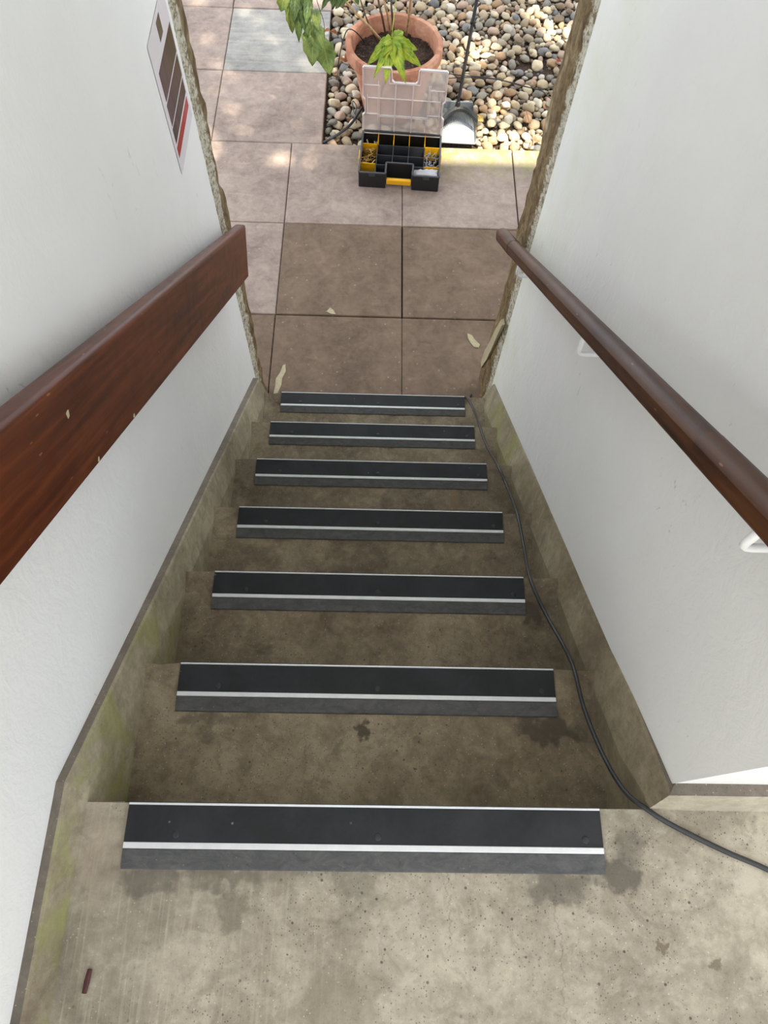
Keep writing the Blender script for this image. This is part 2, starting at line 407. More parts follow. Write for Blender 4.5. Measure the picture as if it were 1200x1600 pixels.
def loft(bm, rings, closed=True, cap=True):
    R = [[bm.verts.new(v) for v in r] for r in rings]; n = len(R[0])
    for i in range(len(R)-1):
        for k in range(n if closed else n-1):
            bm.faces.new([R[i][k], R[i][(k+1) % n], R[i+1][(k+1) % n], R[i+1][k]])
    if cap and closed:
        bm.faces.new(R[0]); bm.faces.new(list(reversed(R[-1])))
    return R
def lathe(bm, prof, n=48, c=(0, 0, 0)):
    R = []
    for (r, z) in prof:
        R.append([bm.verts.new((c[0]+r*math.cos(2*math.pi*k/n), c[1]+r*math.sin(2*math.pi*k/n), c[2]+z)) for k in range(n)])
    for i in range(len(R)-1):
        for k in range(n): bm.faces.new([R[i][k], R[i][(k+1) % n], R[i+1][(k+1) % n], R[i+1][k]])
    return R

# ================================================================= THE SETTING
def WL(y): return -.476 - .019*max(0, min(1, y/1.71))       # left wall plane
def WR(y): return .484 + .017*max(0, min(1, y/1.71))        # right wall plane
WT = 2.3
# left wall: solid block with a slightly tapering face
bm = nb(); ys = [-2.2, 0, 1.72]
loft(bm, [[(WL(y), y, -1.6), (WL(y), y, WT), (-2.2, y, WT), (-2.2, y, -1.6)] for y in ys]); struct('wall_left', bm, m_plaster)
bm = nb(); ys = [.036, .5, 1.72]
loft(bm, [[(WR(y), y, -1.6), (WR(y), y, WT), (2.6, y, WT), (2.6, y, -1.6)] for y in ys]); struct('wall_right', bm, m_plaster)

# broken, chiselled wall ends beside the doorway
def wall_end(side, y0, y1, prot):
    bm = nb(); ny, nz, nx = 9, 150, 6
    x0 = WL(1.72) if side < 0 else WR(1.72)
    def P(u, z):   # u 0..1 along y on the inner face, 1..2 across the front face
        if u <= 1: y = y0 + (y1-y0)*u; x = x0
        else: y = y1; x = x0 + side*(u-1)*.5
        w1 = noise.noise(Vector((u*3.1, z*4.5, side*7))); w2 = noise.noise(Vector((u*9, z*17+u*6, side*3)))
        w3 = noise.noise(Vector((u*2, z*1.7, 11+side)))
        k = max(0, min(1, u*3))*(1 if u <= 1 else max(0, 1-(u-1)*1.2))
        inw = -side*k*(prot*(1.0+.7*w3) + .007*w1 + .006*w2 + .007*abs(noise.noise(Vector((u*5, z*30+u*9, side*5)))))
        dy = (.035*w1 + .03*w3 + .012*w2)*min(1, u*1.2)
        return (x + inw, y + dy, z)
    us = [i/ny for i in range(ny+1)] + [1+(i+1)/nx for i in range(nx)]
    R = [[bm.verts.new(P(u, GZ-.02+(WT-GZ)*j/nz)) for u in us] for j in range(nz+1)]
    for j in range(nz):
        for i in range(len(us)-1): bm.faces.new([R[j][i], R[j][i+1], R[j+1][i+1], R[j+1][i]])
    return bm
o = struct('trim_1', wall_end(-1, 1.70, 1.80, .006), m_reveal, smooth=False)
o = struct('trim_2', wall_end(1, 1.70, 1.86, .014), m_reveal, smooth=False)
struct('wall_front_left', bx((-2.2, 1.722, -1.6), (-.56, 1.79, WT)), m_plaster)
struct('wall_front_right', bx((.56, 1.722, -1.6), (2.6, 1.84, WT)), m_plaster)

# top landing
bm = nb(); box(bm, (-.46, -2.2, -.30), (2.6, 0, 0)); struct('floor', bm, m_landing)
# flight of concrete steps
bm = nb(); prof = [(0.0005, -.30)]
pts = [(0.0005, -H)]
for k in range(1, NS):
    pts += [(k*G, -k*H)] if k < NS else []
    pts += [(k*G, -(k+1)*H if k < NS-1 else GZ-.03)]
under = [((NS-1)*G, GZ-.06), (1.2, GZ-.06), (0.0005, -.55)]
poly = pts + under[1:]
xs = [-.452 + .918*i/30 for i in range(31)]
def chip(x, i, y, z):
    if i % 2 == 1 and i < 2*NS-2:     # nosing vertices: tiny chips
        n = noise.noise(Vector((x*23, i*3.7, 0))); n = max(0, n-.15)*.012
        return (x, y-n, z-n*.6)
    return (x, y, z)
loft(bm, [[chip(x, i, y, z) for i, (y, z) in enumerate(poly)] for x in xs]); struct('stairs', bm, m_stair)

# kerbs (raked strings) along both sides
def kerb(side):
    W = WL if side < 0 else WR
    def base(y): return side*.4485 if side < 0 else .4605
    def topx(y): return side*(.461+.010*max(0, min(1, y/1.7))) if side < 0 else .4735+.015*max(0, min(1, y/.3))+.006*max(0,min(1,y/1.7))
    bm = nb(); R = []
    ysL = [-2.2, -1.5, -.8, -.4, -.2, 0.0] if side < 0 else [-.001]
    ysL += [.025 if side < 0 else .022] + [.025+(1.665-.025)*i/24 for i in range(1, 25)]
    for y in ysL:
        zt = .07 if y <= .026 else .07 - (y-.025)*.768
        zl = -.02 if y <= 0 else -.02-(y)*.762-.45
        if side > 0 and y <= .03:
            zl = -.45
        zl = max(zl, GZ-.03)
        n = noise.noise(Vector((y*5, side, 0)))*.002
        bxx = base(y)+n; txx = topx(y)+n*.5
        yt = y
        if side > 0 and y < .01: yt = .018 
        zm = 0 if y <= .026 else max(zl+.001, zt-.115)
        R.append([(bxx, y, zl), (bxx, y, zm), (txx-side*.0015, yt, zt-.007), (txx+side*.002, yt, zt), (W(y)+side*.02, (max(yt, .037) if side > 0 else yt), zt+.001), (W(y)+side*.02, (max(yt, .037) if side > 0 else yt), zl)])
    loft(bm, R)
    bm.faces.ensure_lookup_table()
    for f in bm.faces:
        if abs(f.normal.z) > .5 or f.calc_center_median().x*side > (abs(topx(0))+.001): f.material_index = 1
    bmesh.ops.recalc_face_normals(bm, faces=bm.faces)
    for f in bm.faces:
        f.material_index = 1 if (f.normal.z > .45 and abs(f.normal.x) < .5) else 0
    return bm
struct('baseboard_left', kerb(-1), [m_kerb, m_kerb_top])
struct('baseboard_right', kerb(1), [m_kerb_lower, m_kerb_top])
# kerb under the wall that turns away along the landing
bm = nb()
loft(bm, [[(xb, -.002, -.05), (xb, -.001, .0), (xt, .018, .07), (xw, .04, .071), (xw, .04, -.05)] for xb, xt, xw in [(.461, .473, .49), (1.2, 1.2, 1.2), (2.6, 2.6, 2.6)]])
bmesh.ops.recalc_face_normals(bm, faces=bm.faces)
for f in bm.faces: f.material_index = 1 if f.normal.z > .6 else 0
struct('baseboard_front', bm, [concrete('kerb_render_plain', (150, 140, 122), (190, 182, 162), .15), m_kerb_top])

# paving
SL = .6; J = .0035
xs0 = [-2.271, -1.671, -1.071, -.471, .129, .729, 1.329, 1.929]
rows = [(1.60, 2.207), (2.207, 2.794), (2.794, 3.385)]
slabs = []
for i, (a, b) in enumerate(rows):
    for x0 in xs0:
        slabs.append((x0, a, x0+SL, b, 1 if (i < 2 and -.5 < x0 < .2) else (0 if i == 2 or random.random() < .6 else 1)))
for i, (a, b) in enumerate([(3.385, 3.974), (3.974, 4.56), (4.56, 5.15)]):
    for k in range(4):
        x1 = -.308 - k*SL
        slabs.append((x1-SL, a, x1, b, 2 if (k == 0 and i == 1) else 0))
bm = nb()
for (a, b, c, d, mi) in slabs:
    dz = random.uniform(-.0025, .0015)
    j = [random.uniform(-.0015, .0015) for _ in range(4)]
    x0, y0, x1, y1 = a+J/2+j[0], b+J/2+j[1], c-J/2+j[2], d-J/2+j[3]; e = .004
    vs = [bm.verts.new(v) for v in [(x0,y0,GZ-.06),(x1,y0,GZ-.06),(x1,y1,GZ-.06),(x0,y1,GZ-.06),(x0,y0,GZ+dz-e),(x1,y0,GZ+dz-e),(x1,y1,GZ+dz-e),(x0,y1,GZ+dz-e),
                                    (x0+e,y0+e,GZ+dz),(x1-e,y0+e,GZ+dz),(x1-e,y1-e,GZ+dz),(x0+e,y1-e,GZ+dz)]]
    for f in [(0,3,2,1),(0,1,5,4),(1,2,6,5),(2,3,7,6),(3,0,4,7),(4,5,9,8),(5,6,10,9),(6,7,11,10),(7,4,8,11),(8,9,10,11)]:
        fc = bm.faces.new([vs[i] for i in f]); fc.material_index = mi
struct('paving', bm, [m_slab_pink, m_slab_brown, m_slab_grey])
bm = nb()
nxg, nyg = 60, 70
V = [[bm.verts.new((-2.9+5.9*i/nxg, 1.55+4.2*j/nyg, 0)) for i in range(nxg+1)] for j in range(nyg+1)]
for row in V:
    for v in row:
        inbed = v.co.x > -.30 and v.co.y > 3.40
        v.co.z = GZ-.045 + (noise.noise(v.co*4)*.012 if inbed else -.008)
for j in range(nyg):
    for i in range(nxg): bm.faces.new([V[j][i], V[j][i+1], V[j+1][i+1], V[j+1][i]])
struct('garden_bed', bm, m_soil, smooth=True)

# building above the stair: its roof edge shades the steps and the paving
struct('ceiling', bx((-2.2, -1.5, WT), (2.6, 1.70, WT+.2)), m_plaster)
# unseen tree added above the frame to shade the garden and dapple the gravel
tr = empty('added_shade_tree', (2.0, 4.9, GZ-.03)); tag(tr, 'unseen leafy tree added overhead to shade and dapple the gravel bed', 'tree')
TI = Matrix.Translation(tr.location).inverted()
bm = nb(); tube(bm, smooth_path([(2.0, 4.9, GZ-.03), (1.98, 4.85, -.4), (1.9, 4.7, .8), (1.7, 4.3, 1.9), (1.4, 3.8, 2.5)], 5), [.09-.06*i/20 for i in range(21)], 10)
o = obj('shade_trunk', bm, m_cane, smooth=True); o.parent = tr; o.matrix_parent_inverse = TI
bm = nb(); uvl = bm.loops.layers.uv.new('uv'); rt = random.Random(4)
cnt = 0
while cnt < CANOPY:
    x, y, z = rt.uniform(-1.6, 2.8), rt.uniform(1.62, 5.2), rt.uniform(2.56, 3.1)
    # where this leaf's shadow would fall on the ground
    k = (GZ-z)/SUN_DIR.z; gx, gy = x+SUN_DIR.x*k, y+SUN_DIR.y*k
    if .30 < gx < .92 and gy < 3.60: continue  # gap left in the added canopy so sun reaches the paving edge
    if gx > .3 and noise.noise(Vector((gx*2.6, gy*2.6, 5))) > .29: continue
    c_ = Vector((x, y, z)); a = Vector((rt.uniform(-1, 1), rt.uniform(-1, 1), rt.uniform(-.35, .35))).normalized(); b_ = a.cross(Vector((rt.uniform(-.4, .4), rt.uniform(-.4, .4), 1))).normalized()
    L_ = rt.uniform(.07, .11)
    f = bm.faces.new([bm.verts.new(c_-a*L_), bm.verts.new(c_-b_*L_*.4), bm.verts.new(c_+a*L_), bm.verts.new(c_+b_*L_*.4)])
    for lp, uvv in zip(f.loops, [(.5, 0), (0, .5), (.5, 1), (1, .5)]): lp[uvl].uv = uvv
    cnt += 1
me = bpy.data.meshes.new('shade_foliage'); bm.to_mesh(me); bm.free()
o = link('shade_foliage', me, m_leaf_dark); o.parent = tr; o.matrix_parent_inverse = TI; o['kind'] = 'stuff'

# ================================================================= STAIR NOSINGS
X0 = .38
def make_nosing():
    e = empty('stair_nosing', (0, 0, 0))
    bm = nb()   # base channel with rear ramp
    prof = [(-.094, .0005), (-.092, .0025), (-.066, .0060), (-.064, .0045), (0, .0045), (.0035, .0045), (.0035, -.025), (.001, -.025), (.001, .0003)]
    loft(bm, [[(x, y, z) for y, z in prof] for x in (-X0, X0)]); obj('ramp', bm, m_ramp, e)
    bm = bx((-X0, -.0555, .0046), (X0, -.0018, .0066)); obj('grip_insert', bm, m_insert, e, bevel=.0005, seg=1)
    bm = bx((-X0, -.0645, .004), (X0, -.0555, .0078)); obj('metal_strip', bm, m_alu, e, bevel=.0008, seg=1)['label'] = 'bright silver strip behind the black insert'
    bm = bx((-X0, -.0010, .002), (X0, .0022, .0074)); obj('front_lip', bm, m_alu, e, bevel=.0008, seg=1)['label'] = 'thin silver line along the step edge'
    for x in (-.30, .02, .352):
        bm = nb(); lathe(bm, [(0.0001, .0076), (.0045, .0076), (.0058, .0071), (.0062, .0060)], 16, (x, -.044, 0)); obj('screw_plug', bm, m_plug, e, smooth=True)
    return e
nose = make_nosing()
NL = ['wide black and silver anti-slip nosing on the edge of the top landing, nearest the viewer',
      'black and silver anti-slip nosing on the first step below the landing',
      'black and silver anti-slip nosing on the second step below the landing',
      'black and silver anti-slip nosing on the middle step, third below the landing',
      'black and silver anti-slip nosing on the fourth step below the landing',
      'black and silver anti-slip nosing on the last step but one, second from the paving',
      'black and silver anti-slip nosing on the lowest step, against the paving']
def copy_tree(r):
    c = r.copy(); COL.objects.link(c)
    for ch in r.children:
        d = ch.copy(); COL.objects.link(d); d.parent = c
        for g in ch.children:
            q = g.copy(); COL.objects.link(q); q.parent = d
    return c
for k in range(NS):
    o = nose if k == 0 else copy_tree(nose)
    o.location = (0 if k else .001, k*G-.002, -k*H)
    tag(o, NL[k], 'stair nosing', 'anti-slip nosings on the steps')

# ================================================================= HANDRAILS
# left: deep mahogany board with rounded top, local X runs down the rake
rd = Vector((0, .8077, -.5896)); ru = Vector((0, .5896, .8077)); rx = Vector((1, 0, 0))
def rail_frame(name, origin, d, up):
    e = empty(name, origin); s = up.cross(d)
    R3 = Matrix((d, s, up)).transposed().to_4x4(); e.matrix_world = Matrix.Translation(origin) @ R3
    return e
top_end = Vector((-.42, 1.734, -.446))            # arris of the lower end, inner face
lh = rail_frame('handrail', top_end, rd, ru)      # local y = up x d
tag(lh, 'deep red-brown varnished wooden board handrail with rounded top on the left wall', 'handrail')
sgn = 1 if (lh.matrix_world.to_3x3() @ Vector((0, 1, 0))).x < 0 else -1   # local y sign that points to the wall
T = .041; HB = .163; L = 2.6
prof = []
def arc(cy, cz, r, a0, a1, n=6):
    return [(cy+r*math.cos(math.radians(a0+(a1-a0)*i/n)), cz+r*math.sin(math.radians(a0+(a1-a0)*i/n))) for i in range(n+1)]
prof = [(0, -HB+.004), (.004, -HB), (T-.004, -HB), (T, -HB+.004)] + arc(T-.018, -.018, .018, 0, 90) + arc(.012, -.012, .012, 90, 180)
bm = nb(); rings = []
for x, ins in [(-L, 0), (-.012, 0), (-.004, .002), (0, .006)]:
    rings.append([(x, sgn*max(ins, min(T-ins, y)), max(-HB+ins, min(-ins, z))) for y, z in prof])
loft(bm, rings); rb = obj('rail_board', bm, m_wood_red, lh)
for f in rb.data.polygons: f.use_smooth = True
m = rb.modifiers.new('edge', 'EDGE_SPLIT'); m.split_angle = math.radians(35)
for x in (-.25, -1.05, -1.85):
    bm = bx((x-.03, min(sgn*T, sgn*(T+.03)), -.12), (x+.03, max(sgn*T, sgn*(T+.03)), -.05)); obj('wall_spacer', bm, m_wood_red, lh, bevel=.003)
# pale chips in the varnish
for (px, pz, r) in [(-1.52, -.052, .006), (-1.265, -.155, .005), (-1.446, -.154, .004)]:
    bm = nb(); pts = [(px+random.uniform(.5, 1.2)*r*math.cos(t), -sgn*.0006, pz+random.uniform(.5, 1.2)*r*math.sin(t)) for t in [i*.9 for i in range(7)]]
    bm.faces.new([bm.verts.new(p) for p in pts]); r_ = bmesh.ops.extrude_face_region(bm, geom=list(bm.faces))
    for v in [g for g in r_['geom'] if isinstance(g, bmesh.types.BMVert)]: v.co.y += sgn*.0008
    obj('varnish_chip', bm, m_flake, lh)['label'] = 'pale chip in the dark varnish'

# right: slim rounded rail on white brackets
pA = Vector((.42, .06, .728)); pB = Vector((.42, 1.60, -.385)); pC = Vector((.418, 1.80, -.522))
dr = (pB-pA).normalized(); dr2 = (pC-pB).normalized()
rh = empty('handrail', pC); tag(rh, 'slim rounded dark brown wooden handrail on the right wall held by white brackets', 'handrail')
def rprof(r=.0238):
    out = []
    for i in range(28):
        t = 2*math.pi*i/28; x = r*math.cos(t); z = r*math.sin(t)
        x = max(x, -.0205) if z < .008 else x       # flat inner face
        z = max(z, -.021)
        out.append((x, z))
    return out
def rail_seg(name, stations):
    """stations: (point, direction, scale)"""
    d0 = stations[0][1]; up0 = (Vector((0, 0, 1)) - d0*d0.z).normalized()
    o0 = stations[0][0]; s0 = d0.cross(up0).normalized()
    Mx = Matrix.Translation(o0) @ Matrix((d0, -s0, up0)).transposed().to_4x4()
    Mi = Mx.inverted(); bm = nb(); rings = []
    for (p, d, k) in stations:
        up = (Vector((0, 0, 1)) - d*d.z).normalized(); s = d.cross(up).normalized()
        rings.append([Mi @ (p + s*x*k + up*z*k) for x, z in rprof()])
    loft(bm, rings); o = obj(name, bm, m_wood_brown, None, smooth=True)
    m = o.modifiers.new('edge', 'EDGE_SPLIT'); m.split_angle = math.radians(40)
    o.parent = rh; o.matrix_parent_inverse = rh.matrix_world.inverted(); o.matrix_world = Mx
    return o
bpy.context.view_layer.update()
joint = pA + dr*1.62*.0 + dr*((.40-.06)/dr.y)
rail_seg('rail', [(pA - dr*.55, dr, .99), (joint - dr*.0, dr, 1.0)])
rail_seg('rail', [(joint, dr, .985), (pB, dr, .985)])
e = pC
rail_seg('rail_end', [(pB, dr, 1.02), (pB+dr2*.06, dr2, 1.02), (e-dr2*.02, dr2, 1.0), (e-dr2*.008, dr2, .93), (e-dr2*.001, dr2, .78), (e+dr2*.003, dr2, .45)])
for (y, z) in [(1.48, -.372), (.867, .060), (.257, .509), (-.3, .92)]:
    zc = pA.z + (y-pA.y)*dr.z/dr.y - .018
    bm = nb()
    xw = WR(y)
    z = min(z, zc-.045)
    P = [(.418, y, zc), (.418, y, z+.018), (.4195, y, z+.008), (.425, y, z+.002), (.434, y, z), (xw+.003, y, z)]
    tube(bm, P, .0055, 12); b = obj('bracket', bm, m_white_metal, None, smooth=True); b['label'] = 'white round bent metal bracket'
    b.parent = rh; b.matrix_parent_inverse = rh.matrix_world.inverted()
    bm = nb(); tube(bm, [(.418, y-.025, zc+.0145), (.418, y+.025, zc-.003)], .006, 8)

# ================================================================= POSTER
def px(y): return WL(y)+.0008
e = empty('poster', (px(1.56), 1.57, .12)); tag(e, 'laminated white poster with purple photo bands and a red band on the left wall', 'poster')
def quad(name, y0, z0, y1, z1, off, mat, th=.0004):
    bm = nb()
    loft(bm, [[(px(y)+off, y, z0), (px(y)+off, y, z1), (px(y)+off-th, y, z1), (px(y)+off-th, y, z0)] for y in (y0, y1)])
    o = obj(name, bm, mat); o.parent = e; o.matrix_parent_inverse = Matrix.Translation(e.location).inverted(); return o
quad('sheet', 1.455, -.029, 1.678, .288, .0008, m_paper)
def photo(name, c1, c2, c3, sc):
    a = N(name); p = a.pos(); n = a.noise(a.scale(p, (1, 60, 6)), sc, 5, .6, .5)
    q = a.xyz(p); g = a.step(q[1], 1.5, 1.66)
    a.col(a.mix(g, a.ramp(n, [(.35, lin(c1)), (.65, lin(c2))]), a.ramp(n, [(.35, lin(c1)), (.65, lin(c3))])), .3, 0, .5); return a.m
m_ph = photo('photo_print', (46, 20, 28), (92, 62, 74), (74, 54, 22), 1.3)
m_ph2 = photo('photo_print_small', (52, 36, 34), (96, 78, 66), (110, 96, 74), 2.0)
m_red = N('red_print'); q = m_red.xyz(m_red.pos())
m_red.col(m_red.ramp(m_red.step(q[1], 1.55, 1.62), [(0, lin((160, 8, 12))), (.5, lin((176, 16, 18))), (1, lin((180, 60, 64)))]), .3); m_red = m_red.m
quad('photo_band', 1.558, .233, 1.597, .274, .0014, m_ph2)['label'] = 'small dark photo near the top edge'
quad('photo_band', 1.484, .144, 1.669, .211, .0014, m_ph)['label'] = 'largest brown and purple photo band'
quad('photo_band', 1.479, .086, 1.667, .138, .0014, m_ph)['label'] = 'middle purple photo band'
quad('photo_band', 1.475, .043, 1.665, .080, .0014, m_ph)['label'] = 'lowest purple photo band'
quad('photo_band', 1.476, .044, 1.505, .079, .0018, simple('dark_print', (44, 14, 26), .3))['label'] = 'near-black corner of the lowest band'
quad('red_band', 1.470, .008, 1.661, .034, .0014, m_red)['label'] = 'red printed band'

# ================================================================= CABLE DOWN THE STAIRS
pitch = H/G
def onpitch(px_, py_, off):     # point on the nosing line plane, used to lay the cable where it lies
    k = CF + CR*((px_-600)/FPX) - CU*((py_-800)/FPX)
    # z + pitch*y = off
    t = (off - (CP.z + pitch*CP.y))/(k.z + pitch*k.y); return CP + k*t
cab = [(.95, -.24, .004), (.78, -.15, .004), (.643, -.087, .004), (.576, -.060, .004), (.499, -.024, .005), (.462, -.002, .007)]
for (a, b, off) in [(975,1235,.0), (940,1175,-.03), (912,1105,-.02), (897,1046,.006), (880,1008,-.03), (852,958,-.03), (828,903,.006), (818,852,-.03), (808,803,.006), (793,762,-.03), (778,728,.006), (762,700,-.03), (750,668,.006), (742,645,-.015), (733,627,.006)]:
    p = onpitch(a, b, off); cab.append(tuple(p))
cab += [(.385, 1.645, -6*H-.02), (.40, 1.66, -1.38), (.42, 1.70, GZ+.005), (.44, 1.78, GZ+.005)]
bm = nb(); tube(bm, smooth_path(cab, 5), .0042, 10); o = obj('cable', bm, m_rubber, smooth=True)
tag(o, 'long black rubber cable draped down the right side of the steps from the landing', 'cable')

# stick on the landing, flakes on the paving
bm = nb(); tube(bm, [(-.4005, -.228, .005), (-.402, -.243, .0052), (-.4035, -.258, .005)], [.0034, .0042, .0036], 7)
tag(obj('twig', bm, m_stick), 'short dark red broken twig lying on the landing beside the left kerb', 'twig')
def flake(pts, z, label, th=.003):
    bm = nb(); n = len(pts)
    b_ = [bm.verts.new((x, y, z)) for x, y in pts]; t_ = [bm.verts.new((x*.97+.03*sum(p[0] for p in pts)/n, y*.97+.03*sum(p[1] for p in pts)/n, z+th)) for x, y in pts]
    bm.faces.new(t_); bm.faces.new(list(reversed(b_)))
    for i in range(n): bm.faces.new([b_[i], b_[(i+1) % n], t_[(i+1) % n], t_[i]])
    tag(obj('paint_flake', bm, m_flake), label, 'flake', 'pale flakes by the doorway')
def ongr(px_, py_, z=GZ):
    k = CF + CR*((px_-600)/FPX) - CU*((py_-800)/FPX); t = (z-CP.z)/k.z; p = CP+k*t; return (p.x, p.y)
flake([ongr(*q) for q in [(446,569),(447,580),(441,592),(440,602),(434,615),(427,617),(430,604),(431,592),(438,582),(442,571)]], GZ+.0005, 'long pale flake on the paving beside the left end of the lowest step')
flake([ongr(*q) for q in [(730,521),(737,524),(742,531),(750,539),(748,544),(741,543),(735,536),(731,529)]], GZ+.0005, 'small pale flake on the brown paving slab left of the right wall end')
fp = []
for q in [(783,499),(784,508),(776,526),(768,545),(760,562),(752,574),(751,566),(757,548),(766,532),(774,514)]:
    k = CF + CR*((q[0]-600)/FPX) - CU*((q[1]-800)/FPX); fp.append(CP + k*((.476-CP.x)/k.x))
bm = nb()
loft(bm, [[p for p in fp], [p+Vector((.012, .004, 0)) for p in fp]])
tag(obj('plaster_flake', bm, m_flake), 'long curved pale sliver of plaster standing out at the foot of the right wall end', 'flake', 'pale flakes by the doorway')
flake([ongr(*q) for q in [(510,487),(516,481),(522,486),(525,492),(517,491)]], GZ+.0005, 'tiny whitish chip on the joint between two brown slabs')

# ================================================================= PARTS ORGANISER
BXC = Vector((.108, 3.058, GZ))
org = empty('parts_organiser', BXC, math.radians(-3.0)); tag(org, 'open black and yellow small-parts organiser case with upright clear lid on the paving', 'organiser case')
W2 = .207; D = .315; HH = .09; TH = .004; NW = .070; ND = .082
def child(name, bm, mat, parent, **k):
    return obj(name, bm, mat, parent, **k)
bm = nb()
def wall(bm, x0, y0, x1, y1, z0=0, z1=HH, t=TH): box(bm, (min(x0, x1)-(t/2 if x0 == x1 else 0), min(y0, y1)-(t/2 if y0 == y1 else 0), z0), (max(x0, x1)+(t/2 if x0 == x1 else 0), max(y0, y1)+(t/2 if y0 == y1 else 0), z1))
box(bm, (-W2, 0, .0), (-NW, D, .005)); box(bm, (NW, 0, 0), (W2, D, .005)); box(bm, (-NW, ND, 0), (NW, D, .005))
wall(bm, -W2, 0, -NW, 0); wall(bm, NW, 0, W2, 0); wall(bm, -NW, 0, -NW, ND); wall(bm, NW, 0, NW, ND); wall(bm, -NW, ND, NW, ND)
wall(bm, -W2, 0, -W2, D); wall(bm, W2, 0, W2, D); wall(bm, -W2, D, W2, D)
tray = child('tray', bm, m_blk, org, bevel=.0012, seg=1)
bm = nb()   # rim
r_ = .006
for (x0, y0, x1, y1) in [(-W2, 0, -NW, 0), (NW, 0, W2, 0), (-NW, 0, -NW, ND), (NW, 0, NW, ND), (-NW, ND, NW, ND), (-W2, 0, -W2, D), (W2, 0, W2, D), (-W2, D, W2, D)]:
    wall(bm, x0, y0, x1, y1, HH-.004, HH+.002, .009)
child('rim', bm, m_dkgrey, org)['label'] = 'grey rim around the tray'
colx = [-W2+2*W2*i/5 for i in range(6)]; rowy = [0, .078, .150, .225, D]
def div(x0, y0, x1, y1, mat, lab=None, h=HH-.012):
    bm = nb(); wall(bm, x0, y0, x1, y1, .004, h, .0028); o = child('divider', bm, mat, org)
    if lab: o['label'] = lab
for i in (1, 2, 3, 4):
    div(colx[i], rowy[3], colx[i], D-.002, m_yel, 'yellow divider in the back row', HH-.004)
    div(colx[i], (ND if i in (2, 3) else .002), colx[i], rowy[3]-.002, m_dkgrey)
for j in (1, 2, 3):
    for i in (1, 2, 3):
        if j == 1 and i == 2: continue
        x0, x1 = colx[i]+.002, colx[i+1]-.002
        if j == 1 and i == 1: x1 = -NW-.002
        if j == 1 and i == 3: x0 = NW+.002
        div(x0, rowy[j], x1, rowy[j], m_dkgrey)
for i in (0, 4):
    for j in (1, 3):
        div(colx[i]+.003, rowy[j], colx[i+1]-.003, rowy[j], m_yel, 'yellow cross divider', HH-.008)
# side latches, front latches, handle
for s in (-1, 1):
    bm = bx((s*W2+(0 if s > 0 else -.010), .10, .035), (s*W2+(.010 if s > 0 else 0), .17, .085)); child('side_latch', bm, m_yel, org, bevel=.002)['label'] = 'yellow side latch'
    bm = bx((s*.14-.016, -.007, .072), (s*.14+.016, -.001, .092)); child('front_latch', bm, m_dkgrey, org, bevel=.0015)['label'] = 'grey front latch'
hd = child('handle', bx((-.064, -.006, .028), (.064, .014, .056)), m_yel, org, bevel=.004); hd['label'] = 'yellow carrying handle'
for s in (-1, 1): child('handle_arm', bx((s*.0665-.003, -.002, .03), (s*.0665+.003, ND-.004, .05)), m_blk, org)
# lid: upright at the back
LW = .213; LH = .350
lid = bpy.data.objects.new('lid', None)
def lidpoly():
    s = [(-LW+.012, 0), (LW-.012, 0), (LW, .02), (LW, .10), (LW-.012, .112), (LW-.012, .182), (LW, .194), (LW, LH-.008), (LW-.008, LH), (.072, LH), (.066, LH-.012), (.062, LH-.062), (.052, LH-.072),
         (-.052, LH-.072), (-.062, LH-.062), (-.066, LH-.012), (-.072, LH), (-LW+.008, LH), (-LW, LH-.008), (-LW, .194), (-LW+.012, .182), (-LW+.012, .112), (-LW, .10), (-LW, .02)]
    return s
bm = nb(); f = bm.faces.new([bm.verts.new((x, 0, z)) for x, z in lidpoly()])
r_ = bmesh.ops.extrude_face_region(bm, geom=[f])
for g in r_['geom']:
    if isinstance(g, bmesh.types.BMVert): g.co.y += .0022
lidm = child('lid', bm, m_lid, org); lidm['label'] = 'clear frosted lid standing upright, handle notch at its top edge'
lidm.location = (0, D+.004, HH-.012); lidm.rotation_euler = (math.radians(-3), 0, 0)
bm = nb()
P = lidpoly()
for i in range(len(P)):
    a = Vector((P[i][0], 0, P[i][1])); b = Vector((P[(i+1) % len(P)][0], 0, P[(i+1) % len(P)][1])); d = (b-a)
    if d.length < 1e-5: continue
    n = Vector((-d.z, 0, d.x)).normalized()*.0035
    loft(bm, [[q+Vector((0, -.012, 0)), q+n+Vector((0, -.012, 0)), q+n+Vector((0, .003, 0)), q+Vector((0, .003, 0))] for q in (a, b)])
def rib(x0, z0, x1, z1): box(bm, (min(x0, x1)-.0014, -.006, min(z0, z1)-.0014), (max(x0, x1)+.0014, -.0005, max(z0, z1)+.0014))
cx = [-LW+2*LW*i/5 for i in range(6)]
for o_ in (0, .007):
    rib(cx[1]-o_+.003, .02, cx[1]-o_+.003, LH-.075 if o_ else LH-.10); rib(cx[4]+o_-.003, .09, cx[4]+o_-.003, LH-.085)
    rib(cx[2]-o_/2, .01, cx[2]-o_/2, LH-.075); rib(cx[3]+o_/2, .01, cx[3]+o_/2, LH-.075)
    rib(cx[1], .100-o_, cx[4], .100-o_)
rib(-LW+.02, .105, cx[1], .105); rib(cx[4], .113, LW-.02, .113); rib(cx[4]-.01, .02, cx[4]-.01, .09)
rib(-LW+.028, .190, LW-.028, .190)
rib(-LW+.028, .112, -.185, .205) if False else None
rib(-LW+.026, .105, -LW+.026, .205); rib(LW-.026, .105, LW-.026, .205)
rib(-LW+.01, LH-.095, cx[1], LH-.095); rib(cx[4], LH-.105, LW-.01, LH-.105)
rib(-LW+.008, .012, -LW+.008, .09); rib(LW-.008, .012, LW-.008, .09)
